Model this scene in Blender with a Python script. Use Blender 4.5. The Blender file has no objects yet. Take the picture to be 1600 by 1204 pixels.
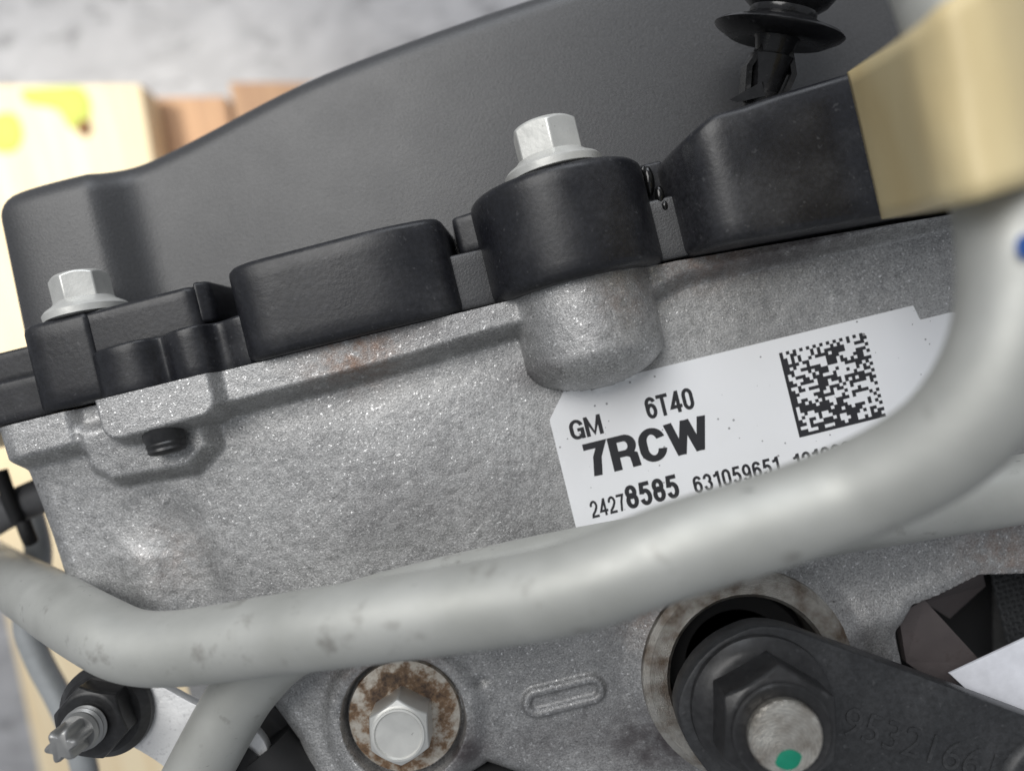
import bpy, bmesh, math, random
import numpy as np
from mathutils import Vector, Matrix

random.seed(4)
rng = np.random.RandomState(11)
scene = bpy.context.scene
col = scene.collection
MM = 0.001                      # everything below is written in millimetres
D = 120.0                       # camera height above the sticker plane (Z = 0)
FP = 1202.0                     # focal length in photograph pixels (1600 wide)
ROLL = math.radians(13.8)
CR, SR = math.cos(ROLL), math.sin(ROLL)

# ------------------------------------------------------------------ camera
cam_d = bpy.data.cameras.new('camera')
cam = bpy.data.objects.new('camera', cam_d)
col.objects.link(cam)
cam.location = (0, 0, D * MM)
cam.rotation_euler = (0, 0, -ROLL)
cam_d.sensor_width = 36.0
cam_d.lens = 36.0 * FP / 1600.0
cam_d.clip_start = 0.005
cam_d.clip_end = 20.0
cam_d.dof.use_dof = True
cam_d.dof.focus_distance = 0.114
cam_d.dof.aperture_fstop = 9.2
scene.camera = cam

# ------------------------------------------------------------------ world, lamps, exposure
world = bpy.data.worlds.new('World')
scene.world = world
world.use_nodes = True
bg = world.node_tree.nodes['Background']
bg.inputs['Color'].default_value = (0.90, 0.94, 1.0, 1)
bg.inputs['Strength'].default_value = 0.34

def area_lamp(name, loc, target, sx, sy, power, color):
    d = bpy.data.lights.new(name, 'AREA')
    d.shape = 'RECTANGLE'; d.size = sx; d.size_y = sy
    d.energy = power; d.color = color
    o = bpy.data.objects.new(name, d); col.objects.link(o)
    o.location = loc
    o.rotation_euler = (Vector(target) - Vector(loc)).to_track_quat('-Z', 'Y').to_euler()
    return o
area_lamp('ceiling_lamp', (-0.42, 0.66, 1.05), (0, 0, 0), 0.8, 0.8, 12.5, (1.0, 0.985, 0.96))
area_lamp('cool_softbox', (0.35, 1.35, 0.75), (0, 0, 0), 1.1, 0.6, 8.0, (0.90, 0.94, 1.0))  # broad cool softbox shining from the top side
sp_d = bpy.data.lights.new('pallet_spot', 'SPOT'); sp_d.energy = 105.0; sp_d.spot_size = math.radians(19); sp_d.spot_blend = 0.8; sp_d.shadow_soft_size = 0.08; sp_d.color = (1.0, 0.96, 0.86)  # spot added to brighten the upper-left pallet boards
sp_o = bpy.data.objects.new('pallet_spot', sp_d); col.objects.link(sp_o)
sp_o.location = (-0.75, 0.55, 1.0)
sp_o.rotation_euler = (Vector((-0.31, 0.20, -0.29)) - Vector(sp_o.location)).to_track_quat('-Z', 'Y').to_euler()

scene.cycles.use_denoising = True
vs = scene.view_settings
vs.view_transform = 'Standard'
vs.look = 'None'
vs.exposure = 0.0
vs.gamma = 1.0
vs.use_curve_mapping = False

# ------------------------------------------------------------------ measuring aid: photograph pixel + height -> millimetres
def P(px, py, z):
    dx, dy = px - 800.0, 602.0 - py
    s = (D - z) / FP
    return Vector(((dx * CR + dy * SR) * s, (-dx * SR + dy * CR) * s, z))

# ------------------------------------------------------------------ materials
def new_mat(name):
    m = bpy.data.materials.new(name); m.use_nodes = True
    nt = m.node_tree
    return m, nt, nt.nodes['Principled BSDF']

def N(nt, kind, **kw):
    n = nt.nodes.new(kind)
    for k, v in kw.items():
        if k in n.inputs: n.inputs[k].default_value = v
        else: setattr(n, k, v)
    return n

def L(nt, a, b): nt.links.new(a, b)

def ramp(nt, fac, stops):
    r = nt.nodes.new('ShaderNodeValToRGB')
    el = r.color_ramp.elements
    while len(el) < len(stops): el.new(0.5)
    for e, (p, c) in zip(el, stops):
        e.position = p
        e.color = (c, c, c, 1) if isinstance(c, (int, float)) else (*c, 1)
    L(nt, fac, r.inputs['Fac'])
    return r.outputs['Color']

def noise(nt, scale, detail=3.0, rough=0.55, vec=None, dist=0.0):
    n = N(nt, 'ShaderNodeTexNoise')
    n.inputs['Scale'].default_value = scale
    n.inputs['Detail'].default_value = detail
    n.inputs['Roughness'].default_value = rough
    n.inputs['Distortion'].default_value = dist
    if vec is None: vec = coords(nt)
    L(nt, vec, n.inputs['Vector'])
    return n.outputs['Fac']

def coords(nt):
    for n in nt.nodes:
        if n.bl_idname == 'ShaderNodeTexCoord': return n.outputs['Object']
    return nt.nodes.new('ShaderNodeTexCoord').outputs['Object']

def mapped(nt, scale):
    m = N(nt, 'ShaderNodeMapping')
    m.inputs['Scale'].default_value = scale
    L(nt, coords(nt), m.inputs['Vector'])
    return m.outputs['Vector']

def mixc(nt, fac, a, b, mode='MIX'):
    m = nt.nodes.new('ShaderNodeMix'); m.data_type = 'RGBA'; m.blend_type = mode
    for sock, v in ((m.inputs[0], fac), (m.inputs[6], a), (m.inputs[7], b)):
        if isinstance(v, (int, float)): sock.default_value = v
        elif isinstance(v, tuple): sock.default_value = (*v, 1)
        else: L(nt, v, sock)
    return m.outputs[2]

def math_n(nt, op, a, b=0.0):
    m = nt.nodes.new('ShaderNodeMath'); m.operation = op
    for s, v in ((m.inputs[0], a), (m.inputs[1], b)):
        if isinstance(v, (int, float)): s.default_value = v
        else: L(nt, v, s)
    return m.outputs[0]

def bump(nt, height, strength, dist, prev=None):
    b = nt.nodes.new('ShaderNodeBump')
    b.inputs['Strength'].default_value = strength
    b.inputs['Distance'].default_value = dist
    L(nt, height, b.inputs['Height'])
    if prev is not None: L(nt, prev, b.inputs['Normal'])
    return b.outputs['Normal']

def mat_cast(name='cast_aluminium', stains_shade=True):
    m, nt, b = new_mat(name)
    big = noise(nt, 55, 4)
    mid = noise(nt, 520, 3, 0.6)
    fine = noise(nt, 3600, 2, 0.7)
    grit = noise(nt, 2300, 1, 0.5)
    c = ramp(nt, big, [(0.3, (0.30, 0.30, 0.302)), (0.7, (0.43, 0.43, 0.428))])
    c = mixc(nt, 0.4, c, ramp(nt, mid, [(0.3, 0.6), (0.5, 1.0), (0.7, 1.3)]), 'MULTIPLY')
    c = mixc(nt, 0.8, c, ramp(nt, fine, [(0.28, 0.45), (0.5, 1.0), (0.72, 1.5)]), 'MULTIPLY')
    pits = ramp(nt, noise(nt, 1000, 3, 0.6), [(0.27, 0.2), (0.34, 1.0)])
    c = mixc(nt, math_n(nt, 'MULTIPLY', ramp(nt, noise(nt, 60, 3), [(0.42, 0.1), (0.62, 1.0)]), 0.8), c, pits, 'MULTIPLY')
    glint = ramp(nt, grit, [(0.655, 0.0), (0.72, 0.9)])
    c = mixc(nt, glint, c, (0.80, 0.80, 0.80))
    if stains_shade:
        at = N(nt, 'ShaderNodeAttribute', attribute_name='rust')
        f = math_n(nt, 'MULTIPLY', at.outputs['Fac'], ramp(nt, noise(nt, 420, 5, 0.7), [(0.36, 0.0), (0.62, 1.0)]))
        c = mixc(nt, f, c, (0.22, 0.135, 0.095))
        at2 = N(nt, 'ShaderNodeAttribute', attribute_name='grime_shade')
        f2 = math_n(nt, 'MULTIPLY', at2.outputs['Fac'], ramp(nt, noise(nt, 300, 5, 0.65), [(0.25, 0.25), (0.6, 1.0)]))
        c = mixc(nt, f2, c, (0.085, 0.075, 0.078))
    L(nt, c, b.inputs['Base Color'])
    b.inputs['Metallic'].default_value = 0.62
    rg = ramp(nt, mid, [(0.3, 0.40), (0.7, 0.54)])
    L(nt, mixc(nt, glint, rg, (0.22, 0.22, 0.22)), b.inputs['Roughness'])
    n1 = bump(nt, mid, 0.14, 0.00016)
    n2 = bump(nt, fine, 0.9, 0.00009, n1)
    L(nt, n2, b.inputs['Normal'])
    return m

def mat_plastic(name, base, rough, grain=2200, dust=0.25, bstr=0.4, spec=0.5, bdist=0.00012, rvar=1.0):
    m, nt, b = new_mat(name)
    d = noise(nt, 70, 5, 0.6)
    g = noise(nt, grain, 2, 0.6)
    c = mixc(nt, ramp(nt, d, [(0.45, 0.0), (0.8, dust)]), tuple(base), (0.16, 0.16, 0.165))
    c = mixc(nt, 0.7, c, ramp(nt, g, [(0.3, 0.55), (0.7, 1.5)]), 'MULTIPLY')
    c = mixc(nt, ramp(nt, noise(nt, grain * 0.8, 1, 0.5), [(0.68, 0.0), (0.78, 0.22)]), c, (0.13, 0.13, 0.135))
    L(nt, c, b.inputs['Base Color'])
    L(nt, ramp(nt, noise(nt, 130, 4), [(0.3, rough - 0.07 * rvar), (0.7, rough + 0.09 * rvar)]), b.inputs['Roughness'])
    b.inputs['Specular IOR Level'].default_value = spec
    L(nt, bump(nt, g, bstr, bdist), b.inputs['Normal'])
    return m

def mat_metal(name, base, rough, metallic=0.9, spots=0.0, spot_col=(0.1, 0.09, 0.08), grain=900, bstr=0.15, spot_scale=260, cover=(0.6, 0.7)):
    m, nt, b = new_mat(name)
    c = mixc(nt, 0.3, tuple(base), ramp(nt, noise(nt, 160, 4), [(0.3, 0.6), (0.7, 1.2)]), 'MULTIPLY')
    if spots:
        c = mixc(nt, ramp(nt, noise(nt, spot_scale, 4, 0.6), [(cover[0], 0.0), (cover[1], spots)]), c, spot_col)
    L(nt, c, b.inputs['Base Color'])
    b.inputs['Metallic'].default_value = metallic
    L(nt, ramp(nt, noise(nt, 300, 4), [(0.3, rough - 0.06), (0.7, rough + 0.08)]), b.inputs['Roughness'])
    L(nt, bump(nt, noise(nt, grain, 3), bstr, 0.00015), b.inputs['Normal'])
    return m

def mat_flat(name, base, rough=0.5, metallic=0.0):
    m, nt, b = new_mat(name)
    c = mixc(nt, 0.35, tuple(base), ramp(nt, noise(nt, 400, 4), [(0.35, 0.75), (0.65, 1.15)]), 'MULTIPLY')
    L(nt, c, b.inputs['Base Color'])
    b.inputs['Roughness'].default_value = rough
    b.inputs['Metallic'].default_value = metallic
    return m

def mat_pipe():
    m, nt, b = new_mat('grey_coated_tube')
    c = mixc(nt, ramp(nt, noise(nt, 90, 4), [(0.35, 0.0), (0.7, 1.0)]), (0.42, 0.425, 0.40), (0.50, 0.505, 0.48))
    smudge = ramp(nt, noise(nt, 190, 5, 0.62), [(0.60, 0.0), (0.74, 0.6)])
    c = mixc(nt, smudge, c, (0.13, 0.115, 0.10))
    scr = ramp(nt, noise(nt, 1.0, 3, 0.6, mapped(nt, (260, 1500, 500))), [(0.70, 0.0), (0.75, 0.7)])
    c = mixc(nt, scr, c, (0.10, 0.10, 0.10))
    L(nt, c, b.inputs['Base Color'])
    b.inputs['Metallic'].default_value = 0.45
    L(nt, ramp(nt, noise(nt, 240, 4), [(0.3, 0.50), (0.7, 0.62)]), b.inputs['Roughness'])
    L(nt, bump(nt, noise(nt, 700, 4), 0.12, 0.0002), b.inputs['Normal'])
    return m

def mat_wood(name, light, dark):
    m, nt, b = new_mat(name)
    g = noise(nt, 1.0, 6, 0.6, mapped(nt, (160, 9, 60)), 0.6)
    c = mixc(nt, ramp(nt, g, [(0.35, 0.0), (0.7, 1.0)]), tuple(light), tuple(dark))
    L(nt, c, b.inputs['Base Color'])
    b.inputs['Roughness'].default_value = 0.75
    L(nt, bump(nt, g, 0.3, 0.001), b.inputs['Normal'])
    return m

def mat_concrete():
    m, nt, b = new_mat('worn_concrete')
    a = noise(nt, 9, 6, 0.65)
    c = ramp(nt, a, [(0.3, (0.36, 0.36, 0.375)), (0.7, (0.50, 0.50, 0.515))])
    blot = ramp(nt, noise(nt, 1.0, 5, 0.7, mapped(nt, (30, 55, 30)), 0.8), [(0.32, 0.35), (0.46, 1.0)])
    c = mixc(nt, 0.75, c, blot, 'MULTIPLY')
    crack = N(nt, 'ShaderNodeTexVoronoi', feature='DISTANCE_TO_EDGE')
    crack.inputs['Scale'].default_value = 11
    wv = N(nt, 'ShaderNodeVectorMath', operation='ADD')
    L(nt, coords(nt), wv.inputs[0])
    nz = N(nt, 'ShaderNodeTexNoise'); nz.inputs['Scale'].default_value = 14
    L(nt, coords(nt), nz.inputs['Vector'])
    sc = N(nt, 'ShaderNodeVectorMath', operation='SCALE'); sc.inputs['Scale'].default_value = 0.12
    L(nt, nz.outputs['Color'], sc.inputs[0]); L(nt, sc.outputs[0], wv.inputs[1])
    L(nt, wv.outputs[0], crack.inputs['Vector'])
    c = mixc(nt, 0.22, c, ramp(nt, crack.outputs['Distance'], [(0.0, 0.45), (0.10, 1.0)]), 'MULTIPLY')
    L(nt, c, b.inputs['Base Color'])
    b.inputs['Roughness'].default_value = 0.85
    L(nt, bump(nt, noise(nt, 60, 6), 0.5, 0.004), b.inputs['Normal'])
    return m

def mat_rust_ring():
    m, nt, b = new_mat('rusted_zinc')
    n0 = noise(nt, 330, 5, 0.7)
    ln = N(nt, 'ShaderNodeVectorMath', operation='LENGTH'); L(nt, coords(nt), ln.inputs[0])
    n1 = math_n(nt, 'ADD', n0, ramp(nt, math_n(nt, 'MULTIPLY', ln.outputs['Value'], 100.0), [(0.50, 0.0), (0.90, 0.14)]))
    n1 = math_n(nt, 'SUBTRACT', n1, 0.05)
    c = ramp(nt, n1, [(0.38, (0.06, 0.035, 0.022)), (0.50, (0.23, 0.145, 0.085)), (0.60, (0.55, 0.50, 0.43)), (0.75, (0.72, 0.69, 0.63))])
    L(nt, c, b.inputs['Base Color'])
    L(nt, ramp(nt, n1, [(0.4, 0.0), (0.6, 0.7)]), b.inputs['Metallic'])
    b.inputs['Roughness'].default_value = 0.5
    L(nt, bump(nt, noise(nt, 900, 4), 0.4, 0.0002), b.inputs['Normal'])
    return m

def mat_label():
    m, nt, b = new_mat('white_label_film')
    v = N(nt, 'ShaderNodeTexVoronoi', voronoi_dimensions='2D'); v.inputs['Scale'].default_value = 330
    L(nt, coords(nt), v.inputs['Vector'])
    size = ramp(nt, noise(nt, 130, 2), [(0.46, 0.0), (0.72, 0.085)])
    f = math_n(nt, 'LESS_THAN', v.outputs['Distance'], size)
    c = mixc(nt, math_n(nt, 'MULTIPLY', f, 0.75), (0.80, 0.81, 0.83), (0.12, 0.115, 0.12))
    c = mixc(nt, ramp(nt, noise(nt, 75, 5), [(0.5, 0.0), (0.8, 0.25)]), c, (0.66, 0.66, 0.67))
    L(nt, c, b.inputs['Base Color'])
    b.inputs['Roughness'].default_value = 0.38
    return m

def mat_tape():
    m, nt, b = new_mat('cream_masking_tape')
    c = mixc(nt, ramp(nt, noise(nt, 1.0, 4, 0.5, mapped(nt, (45, 35, 45))), [(0.35, 0.0), (0.7, 1.0)]), (0.74, 0.62, 0.36), (0.66, 0.52, 0.27))
    L(nt, c, b.inputs['Base Color'])
    b.inputs['Roughness'].default_value = 0.5
    b.inputs['Subsurface Weight'].default_value = 0.0
    L(nt, bump(nt, noise(nt, 500, 4), 0.2, 0.0002), b.inputs['Normal'])
    return m

def mat_machined(name, base, ringscale, center, stain=0.5):
    m, nt, b = new_mat(name)
    w = N(nt, 'ShaderNodeTexWave', wave_type='RINGS', rings_direction='Z')
    w.inputs['Scale'].default_value = ringscale
    w.inputs['Distortion'].default_value = 6.0
    w.inputs['Detail'].default_value = 3; w.inputs['Detail Scale'].default_value = 3.0
    mp = N(nt, 'ShaderNodeMapping'); mp.inputs['Location'].default_value = center
    L(nt, coords(nt), mp.inputs['Vector']); L(nt, mp.outputs['Vector'], w.inputs['Vector'])
    c = mixc(nt, ramp(nt, noise(nt, 210, 4, 0.6), [(0.42, 0.0), (0.66, stain)]), tuple(base), (0.16, 0.115, 0.08))
    c = mixc(nt, 0.4, c, ramp(nt, w.outputs['Fac'], [(0.0, 0.55), (1.0, 1.2)]), 'MULTIPLY')
    L(nt, c, b.inputs['Base Color'])
    b.inputs['Metallic'].default_value = 0.85
    b.inputs['Roughness'].default_value = 0.34
    L(nt, bump(nt, w.outputs['Fac'], 0.35, 0.0002), b.inputs['Normal'])
    return m

M = {
    'cast': mat_cast(),
    'cover': mat_plastic('textured_black_plastic', (0.036, 0.0365, 0.039), 0.44, 3300, 0.0, 0.8, 0.8, 0.00007, 0.25),
    'rim': mat_plastic('smooth_black_plastic', (0.0095, 0.010, 0.013), 0.38, 1500, 0.20, 0.22, 0.45),
    'clip': mat_plastic('glossy_black_nylon', (0.010, 0.010, 0.011), 0.22, 900, 0.1, 0.12, 0.5),
    'bracket': mat_plastic('black_coated_steel', (0.022, 0.023, 0.025), 0.44, 1500, 0.15, 0.2, 0.5),
    'nut': mat_plastic('black_phosphate_steel', (0.016, 0.016, 0.017), 0.33, 1000, 0.18, 0.2, 0.5),
    'zinc': mat_metal('zinc_plated_steel', (0.70, 0.70, 0.67), 0.42, 0.55, 0.8, (0.2, 0.19, 0.17), 800, 0.25, 700, (0.68, 0.74)),
    'pipe': mat_pipe(),
    'tube_far': mat_flat('pale_grey_tube', (0.40, 0.42, 0.43), 0.45, 0.3),
    'hose': mat_flat('dull_grey_hose', (0.14, 0.14, 0.145), 0.55, 0.1),
    'silver': mat_metal('bright_galvanised_steel', (0.86, 0.86, 0.86), 0.42, 0.4, 0.4, (0.4, 0.4, 0.4), 1200, 0.35, 1400, (0.55, 0.7)),
    'thread': mat_metal('dull_threaded_steel', (0.36, 0.36, 0.355), 0.42, 0.8, 0.4, (0.12, 0.12, 0.12)),
    'rust': mat_rust_ring(),
    'label': mat_label(),
    'ink': mat_flat('black_print', (0.022, 0.022, 0.026), 0.45),
    'tape': mat_tape(),
    'blue': mat_flat('blue_paint', (0.02, 0.09, 0.33), 0.5),
    'green': mat_flat('green_paint', (0.0, 0.21, 0.125), 0.55),
    'studend': mat_machined('faced_steel', (0.62, 0.60, 0.55), 700, (0.0012, 0.0016, 0), 0.7),
    'ring': mat_machined('turned_aluminium', (0.52, 0.50, 0.46), 1500, (0, 0, 0), 0.95),
    'brown': mat_metal('brown_grey_steel', (0.115, 0.098, 0.098), 0.55, 0.35, 0.5, (0.07, 0.055, 0.05)),
    'dark': mat_flat('black_rubber_and_shade', (0.012, 0.012, 0.013), 0.6),
    'screen': mat_flat('dark_woven_screen', (0.045, 0.048, 0.052), 0.55),
    'paper': mat_flat('white_plastic_tag', (0.74, 0.75, 0.80), 0.4),
    'oil': mat_flat('wet_black_oil', (0.006, 0.006, 0.006), 0.04),
    'pine': mat_wood('pale_pine', (0.84, 0.72, 0.50), (0.76, 0.60, 0.38)),
    'oak': mat_wood('brown_board', (0.55, 0.34, 0.20), (0.42, 0.25, 0.15)),
    'yellow': mat_flat('yellow_green_paint', (0.50, 0.56, 0.10), 0.7),
    'knot': mat_flat('wood_knot', (0.20, 0.10, 0.04), 0.8),
    'floor': mat_concrete(),
}

# ------------------------------------------------------------------ builders
def link(o, parent=None):
    col.objects.link(o)
    if parent is not None:
        o.parent = parent
    return o

def thing(name, label, cat, loc=(0, 0, 0), group=None):
    o = bpy.data.objects.new(name, None)
    o.empty_display_size = 0.005
    o.location = Vector(loc) * MM
    o['label'] = label; o['category'] = cat
    if group: o['group'] = group
    return link(o)

def tag(o, label, cat, group=None):
    o['label'] = label; o['category'] = cat
    if group: o['group'] = group
    return o

def world_loc(o):
    v = Vector(o.location)
    while o.parent is not None:
        o = o.parent; v = v + Vector(o.location)
    return v

def obj(name, verts, faces, mat, parent=None, angle=35, origin=None, flip=False):
    v = np.asarray([tuple(p) for p in verts], dtype=float)
    if origin is None: origin = (v.min(0) + v.max(0)) / 2
    origin = np.asarray(origin, dtype=float)
    me = bpy.data.meshes.new(name)
    me.from_pydata(((v - origin) * MM).tolist(), [], [list(f) for f in faces])
    bm = bmesh.new(); bm.from_mesh(me)
    bmesh.ops.recalc_face_normals(bm, faces=bm.faces)
    if flip:
        bmesh.ops.reverse_faces(bm, faces=bm.faces)
    bm.to_mesh(me); bm.free()
    me.polygons.foreach_set('use_smooth', [True] * len(me.polygons))
    me.set_sharp_from_angle(angle=math.radians(angle))
    me.materials.append(mat)
    o = bpy.data.objects.new(name, me)
    link(o, parent)
    base = world_loc(parent) if parent is not None else Vector((0, 0, 0))
    o.location = Vector(origin) * MM - base
    return o

class MB:
    def __init__(s): s.v = []; s.f = []
    def add(s, v, f):
        k = len(s.v); s.v += [Vector(p) for p in v]; s.f += [[i + k for i in q] for q in f]
        return s
    def build(s, name, mat, parent=None, angle=35, origin=None): return obj(name, s.v, s.f, mat, parent, angle, origin)

def loft(rings, cap0=True, cap1=True, closed=True):
    n = len(rings[0]); v = [p for r in rings for p in r]; f = []
    for i in range(len(rings) - 1):
        for j in range(n if closed else n - 1):
            a, b = i * n + j, i * n + (j + 1) % n
            f.append([a, b, b + n, a + n])
    if cap0: f.append(list(range(n))[::-1])
    if cap1: f.append([(len(rings) - 1) * n + j for j in range(n)])
    return v, f

def round_poly(pts, rad, seg=6):
    """2-D closed polygon with rounded corners; rad one number or one per corner."""
    out = []; n = len(pts)
    if not hasattr(rad, '__len__'): rad = [rad] * n
    for i in range(n):
        p = np.array(pts[i], float); a = np.array(pts[i - 1], float); b = np.array(pts[(i + 1) % n], float)
        r = rad[i]
        if r <= 0: out.append(tuple(p)); continue
        u = (a - p); lu = np.linalg.norm(u); u /= lu
        w = (b - p); lw = np.linalg.norm(w); w /= lw
        t = min(r, lu * 0.49, lw * 0.49)
        for k in range(seg + 1):
            q = k / seg
            out.append(tuple((1 - q) ** 2 * (p + u * t) + 2 * q * (1 - q) * p + q * q * (p + w * t)))
    return out

def inset2(pts, d):
    p = np.array(pts, float); n = len(p)
    area = 0.5 * np.sum(p[:, 0] * np.roll(p[:, 1], -1) - np.roll(p[:, 0], -1) * p[:, 1])
    sgn = 1 if area > 0 else -1
    e = np.roll(p, -1, 0) - p
    L_ = np.linalg.norm(e, axis=1, keepdims=True); L_[L_ == 0] = 1
    e /= L_
    nrm = np.stack([-e[:, 1], e[:, 0]], 1) * sgn
    m = nrm + np.roll(nrm, 1, 0)
    l2 = np.linalg.norm(m, axis=1, keepdims=True); l2[l2 == 0] = 1
    m /= l2
    return p + m * d

def plan_prism(outline, y0, y1, bev, name, mat, parent, rows=6, angle=40):
    """solid whose axis runs along Y; outline in (X, Z); y0/y1 numbers or functions of X."""
    f0 = y0 if callable(y0) else (lambda x: y0)
    f1 = y1 if callable(y1) else (lambda x: y1)
    rings = []
    prof = []
    for k in range(4):
        a = k / 3 * math.pi / 2
        prof.append((bev * (1 - math.sin(a)), 'lo', bev * (1 - math.cos(a))))
    for k in range(1, rows): prof.append((0.0, 'mid', k / rows))
    for k in range(4):
        a = (3 - k) / 3 * math.pi / 2
        prof.append((bev * (1 - math.sin(a)), 'hi', bev * (1 - math.cos(a))))
    for ins, kind, q in prof:
        pts = inset2(outline, ins) if ins > 0 else np.array(outline, float)
        r = []
        for (x, z), (xo, zo) in zip(pts, outline):
            a, b = f0(xo), f1(xo)
            y = a + q if kind == 'lo' else b - q if kind == 'hi' else a + bev + (b - a - 2 * bev) * q
            r.append((x, y, z))
        rings.append(r)
    v, f = loft(rings)
    return obj(name, v, f, mat, parent, angle)

def z_prism(outline, z0, z1, bev, name, mat, parent=None, angle=40):
    """plate: outline in (X, Y), extruded along Z with rounded edges."""
    rings = []
    for k in range(3):
        a = k / 2 * math.pi / 2
        rings.append([(x, y, z0 + bev * (1 - math.cos(a))) for x, y in inset2(outline, bev * (1 - math.sin(a)))])
    for k in range(3):
        a = (2 - k) / 2 * math.pi / 2
        rings.append([(x, y, z1 - bev * (1 - math.cos(a))) for x, y in inset2(outline, bev * (1 - math.sin(a)))])
    v, f = loft(rings)
    return obj(name, v, f, mat, parent, angle)

def catmull(pts, n):
    p = [np.array(q, float) for q in pts]
    p = [2 * p[0] - p[1]] + p + [2 * p[-1] - p[-2]]
    out = []
    for i in range(1, len(p) - 2):
        for k in range(n):
            t = k / n
            a, b, c, d = p[i - 1], p[i], p[i + 1], p[i + 2]
            out.append(0.5 * (2 * b + (c - a) * t + (2 * a - 5 * b + 4 * c - d) * t * t + (3 * b - a - 3 * c + d) * t ** 3))
    out.append(p[-2])
    return out

def smooth_path(pts, it):
    a = np.array(pts)
    for _ in range(it):
        a[1:-1] = 0.25 * a[:-2] + 0.5 * a[1:-1] + 0.25 * a[2:]
    return [q for q in a]

def tube_geo(path, radius, n=36):
    path = [Vector(p) for p in path]
    t0 = (path[1] - path[0]).normalized()
    u = t0.cross(Vector((0, 0, 1)))
    if u.length < 1e-4: u = t0.cross(Vector((1, 0, 0)))
    u.normalize()
    rings = []
    for i, p in enumerate(path):
        t = (path[min(i + 1, len(path) - 1)] - path[max(i - 1, 0)]).normalized()
        u = (u - t * u.dot(t)).normalized()
        w = t.cross(u)
        r = radius(i / (len(path) - 1)) if callable(radius) else radius
        if not hasattr(r, '__len__'): r = (r, r)
        rings.append([p + u * math.cos(a) * r[0] + w * math.sin(a) * r[1] for a in (2 * math.pi * k / n for k in range(n))])
    return loft(rings)

def frame(axis):
    z = Vector(axis).normalized()
    x = z.cross(Vector((0, 0, 1)))
    if x.length < 1e-4: x = Vector((1, 0, 0))
    x.normalize()
    return x, z.cross(x), z

def lathe_geo(profile, base, axis, n=64):
    x, y, z = frame(axis); base = Vector(base)
    rings = [[base + z * h + (x * math.cos(a) + y * math.sin(a)) * r for a in (2 * math.pi * k / n for k in range(n))] for r, h in profile]
    return loft(rings)

def hex_geo(af, h0, h1, base, axis, turn=0.0, n=72, cham=0.93):
    x, y, z = frame(axis); base = Vector(base)
    rc = af / 2 * cham
    r0, r1, r2 = [], [], []
    for k in range(n):
        a = 2 * math.pi * k / n
        m = (math.degrees(a) % 60) - 30
        rh = af / 2 / math.cos(math.radians(m))
        d = x * math.cos(a + turn) + y * math.sin(a + turn)
        r0.append(base + z * h0 + d * rh)
        r1.append(base + z * (h1 - max(0, rh - rc) * 0.75) + d * rh)
        r2.append(base + z * h1 + d * rc * 0.985)
    return loft([r0, r1, r2])

def hex_round(pts): return pts

def smoothstep(a, b, x):
    t = np.clip((x - a) / (b - a), 0, 1)
    return t * t * (3 - 2 * t)

def smax(a, b, k):
    h = np.clip(0.5 + 0.5 * (a - b) / k, 0, 1)
    return b + (a - b) * h + k * h * (1 - h)

def vnoise(X, Y, cell, seed):
    r = np.random.RandomState(seed); g = r.rand(512, 512)
    x = X / cell + 200.37; y = Y / cell + 200.71
    i = np.floor(x).astype(int); j = np.floor(y).astype(int)
    fx = x - i; fy = y - j
    fx = fx * fx * (3 - 2 * fx); fy = fy * fy * (3 - 2 * fy)
    i %= 511; j %= 511
    return (g[i, j] * (1 - fx) + g[i + 1, j] * fx) * (1 - fy) + (g[i, j + 1] * (1 - fx) + g[i + 1, j + 1] * fx) * fy - 0.5

def sd_poly(X, Y, poly):
    """signed distance to a polygon, negative inside"""
    d = np.full(X.shape, 1e9); inside = np.zeros(X.shape, bool)
    n = len(poly)
    for i in range(n):
        ax, ay = poly[i]; bx, by = poly[(i + 1) % n]
        ex, ey = bx - ax, by - ay
        t = np.clip(((X - ax) * ex + (Y - ay) * ey) / (ex * ex + ey * ey), 0, 1)
        d = np.minimum(d, np.hypot(X - ax - t * ex, Y - ay - t * ey))
        c = ((ay > Y) != (by > Y)) & (X < (bx - ax) * (Y - ay) / (by - ay + 1e-12) + ax)
        inside ^= c
    return np.where(inside, -d, d)

# ================================================================== the setting: floor
fl = z_prism([(-1500, -1500), (1500, -1500), (1500, 1500), (-1500, 1500)], -470, -450, 1.0, 'floor', M['floor'])
fl['kind'] = 'structure'

# ================================================================== pallet under the gearbox
PZ = -290.0
pal = thing('pallet', 'wooden pallet with pale and brown boards on the concrete floor', 'pallet', (-150, 0, PZ - 140))
def plank(px_quad, ztop, thick, mat, name='plank'):
    q = [P(x, y, ztop) for x, y in px_quad]
    return z_prism([(p.x, p.y) for p in q], ztop - thick, ztop, 1.2, name, mat, pal, 30)
big = plank([(-168, 134), (219, 132), (420, 1330), (88, 1330)], PZ, 20, M['pine'])
plank([(229, 152), (352, 150), (560, 1330), (424, 1330)], PZ - 24, 20, M['oak'])
plank([(357, 128), (640, 128), (840, 1330), (566, 1330)], PZ - 2, 20, M['oak'])
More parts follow.
